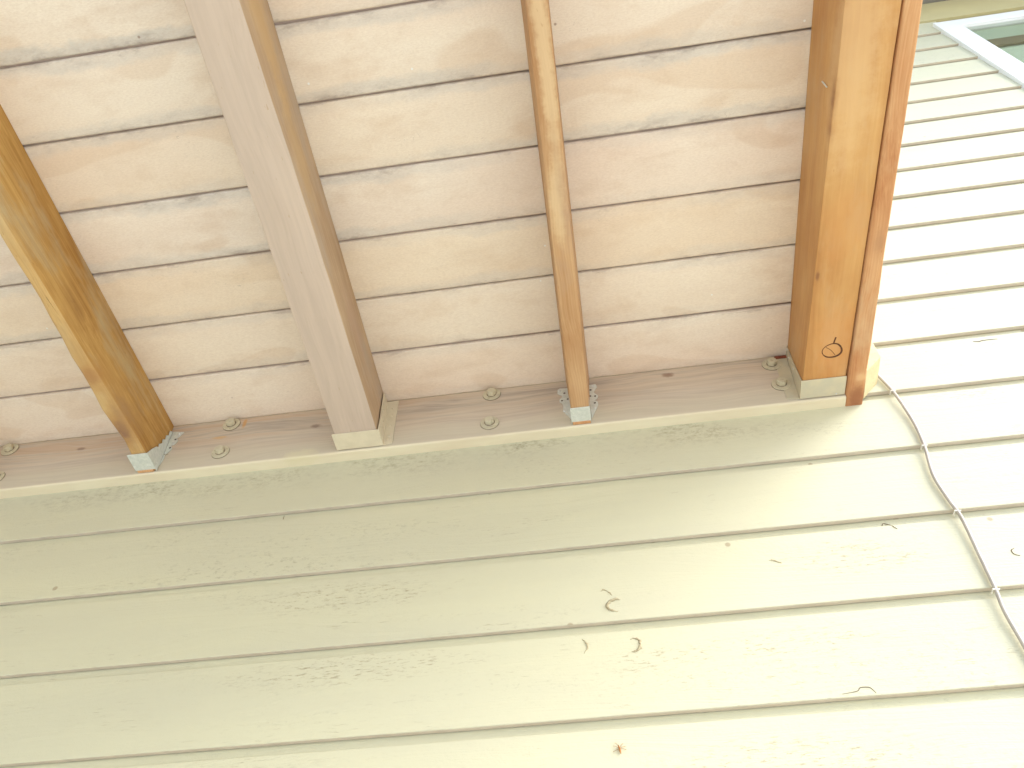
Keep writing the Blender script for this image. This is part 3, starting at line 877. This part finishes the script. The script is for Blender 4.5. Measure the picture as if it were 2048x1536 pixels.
sub('flange', plate([(0.512, -0.006), (0.484, -0.006), (0.476, -0.150), (0.5015, -0.156)], YF - .0006, 0.0014), M['greyhw'], h)
for (y, z) in ((-0.040, -0.030), (-0.046, -0.078), (-0.0445, -0.004)):
    bm = bmesh.new(); disc(bm, (xs(z) - .0030, y, z), 0.0026, 0.0012, 12, axis='x'); sub('nail_head', bm, M['nail'], h)
bm = bmesh.new(); disc(bm, (0.576, -0.030, ZB - .0034), 0.0016, 0.001, 10); sub('nail_head', bm, M['nail'], h)

# rusty sliver of bare wood over the washers
bm = bmesh.new(); box(bm, 0.486, 0.512, YF - 0.004, YF - .0003, -0.0100, -0.0010, 0.0006)
put('shim', bm, paint('rusty_wood', C(150, 84, 60), C(120, 64, 48), 0.9, 60), deck)

# inked ring with a tail on the amber joist
bm = bmesh.new()
pts = []
for i in range(40):
    t = 2 * math.pi * i / 40
    pts.append((0.5585 + 0.0195 * math.cos(t) + 0.0006 * math.sin(3 * t), -0.1430 + 0.0170 * math.sin(t) + 0.0008 * math.sin(2 * t + 1), ZB - 0.0002))
tube(bm, pts, lambda t: 0.00165 + 0.0007 * math.sin(6.28 * t + 1.0), 6, True)
tube(bm, smoothpath([(0.5600, -0.1600, ZB - 0.0002), (0.5615, -0.167, ZB - 0.0002), (0.5635, -0.176, ZB - 0.0002)], 3), 0.0017, 6)
tube(bm, smoothpath([(0.546, -0.153, ZB - 0.0002), (0.556, -0.145, ZB - 0.0002), (0.566, -0.131, ZB - 0.0002)], 3), 0.0006, 5)
for v in bm.verts: v.co.z = ZB - 0.0002 + (v.co.z - ZB + 0.0002) * 0.25
put('inked_ring', bm, M['ink'], j4)
# staple on its left face
bm = bmesh.new(); tube(bm, [(0.5175, -0.672, -0.085), (0.5160, -0.6735, -0.098), (0.5145, -0.6745, -0.120)], 0.0014, 6)
put('staple', bm, M['galv'], j4)

# ------------------------------------------------------------------ cable
root = empty('wall_cable', (0.69, -0.01, H - 0.1), 'thin grey cable running down the siding beside the deck corner', 'cable')
cz = [(0.6899, -0.0784), (0.7009, -0.1375), (0.7058, -0.1926), (0.7063, -0.2584), (0.699, -0.3235), (0.6862, -0.3974), (0.6883, -0.4645), (0.6921, -0.5083),
      (0.6863, -0.5913), (0.6802, -0.664), (0.6754, -0.7074), (0.6756, -0.7634), (0.6744, -0.8183), (0.672, -0.95), (0.670, -1.2), (0.668, -1.6), (0.668, -2.6)]
pts = [(0.6885, -0.007, 0.30), (0.6875, -0.007, 0.1), (0.6880, -0.006, -0.02)]
butts = [-0.1327 - k * E_ for k in range(0, 15)]
fine = smoothpath([(x, 0, z) for x, z in cz], 8)
for p in fine:
    u = min(abs(p.z - b) for b in butts)
    pts.append((p.x, -0.0050 - 0.0004 * max(0, 1 - u / 0.03) + 0.0008 * min(1, u / 0.08), p.z))
o_ = root.location
bm = bmesh.new(); tube(bm, [(x - o_.x, y - o_.y, z + H - o_.z) for x, y, z in pts], 0.0034, 10)
put('cable_jacket', bm, M['cable'], root, True)
def at_z(z):
    q = min(fine, key=lambda p: abs(p.z - z)); return q.x
for b in butts[0:6]:
    z = b - 0.010
    x = at_z(z)
    bm = bmesh.new()
    tube(bm, [(x + .0052 - o_.x, 0.004 - o_.y, z + H - o_.z), (x + .0046 - o_.x, -0.0075 - o_.y, z + H - o_.z), (x - .0046 - o_.x, -0.0075 - o_.y, z + .001 + H - o_.z), (x - .0052 - o_.x, 0.004 - o_.y, z + .001 + H - o_.z)], 0.0016, 6)
    put('cable_clip', bm, M['clip'], root)

# ------------------------------------------------------------------ mud crescents left by insects
def crescent(name, pts, r, label, group):
    p = on(pts, 0.0)
    c = Vector((sum(q[0] for q in p) / len(p), 0, sum(q[2] for q in p) / len(p)))
    bm = bmesh.new()
    sp = smoothpath([(x - c.x, y, z - c.z) for x, y, z in p], 5)
    tube(bm, sp, lambda t: r * (0.25 + 0.9 * math.sin(math.pi * min(max(t, 0.03), .97)) ** 0.8), 8)
    for v in bm.verts:
        v.co += Vector((noise.noise(v.co * 300), 0.3 * noise.noise(v.co * 210), noise.noise(v.co * 260 + Vector((4, 4, 4))))) * 0.0026
    o = put(name, bm, M['mud'], None, True, (c.x, 0, c.z + H))
    o['label'] = label; o['category'] = 'mud trace'; o['group'] = group
G_ = 'dried mud traces on the siding'
crescent('mud_trace', [(0.0708, -0.6117), (0.0623, -0.6086), (0.0491, -0.6179), (0.0497, -0.6296), (0.0647, -0.6365)], 0.0024, 'largest curled mud trace on the siding, topped by a thin hook', G_)
crescent('mud_trace', [(0.0811, -0.691), (0.0918, -0.6921), (0.0954, -0.7042), (0.0891, -0.7151), (0.0799, -0.7161)], 0.0019, 'mud trace curled like a closing bracket, below the largest one', G_)
crescent('mud_trace', [(0.0005, -0.6848), (0.0052, -0.6902), (0.0078, -0.7012), (0.0004, -0.7111)], 0.0012, 'faint thin mud trace left of the bracket-shaped one', G_)
crescent('mud_trace', [(0.0358, -0.5871), (0.0450, -0.5868), (0.0540, -0.5930), (0.0565, -0.5992)], 0.0009, 'thin hooked wisp of mud just above the largest curl', G_)
crescent('mud_trace', [(0.3402, -0.5522), (0.3507, -0.5558), (0.3637, -0.5631)], 0.0010, 'short brown sliver of mud stuck to the sunlit siding', G_)

# insect
ins = empty('insect', (0.0425, 0.001, H - 0.883), 'tiny orange-brown long-legged insect on the siding near the bottom edge', 'insect')
fy = face_y(-0.883)
bm = bmesh.new()
tube(bm, smoothpath([(-0.0012, fy - .002 - .001, 0.0070), (0, fy - .003, 0.001), (0.0012, fy - .003, -0.0065)], 5), lambda t: 0.0004 + 0.0010 * math.sin(math.pi * min(max(t, .05), .95)), 8)
put('body', bm, M['insect'], ins, True)
for dx, dz in ((-.009, .007), (.009, .005), (-.010, -.002), (.010, .000), (-.006, .012), (.006, .010)):
    bm = bmesh.new(); tube(bm, [(0, fy - .003, 0.001), (dx * .5, fy - .0045, dz * .6), (dx, fy - .0014, dz)], 0.00028, 5)
    put('leg', bm, M['insect'], ins)
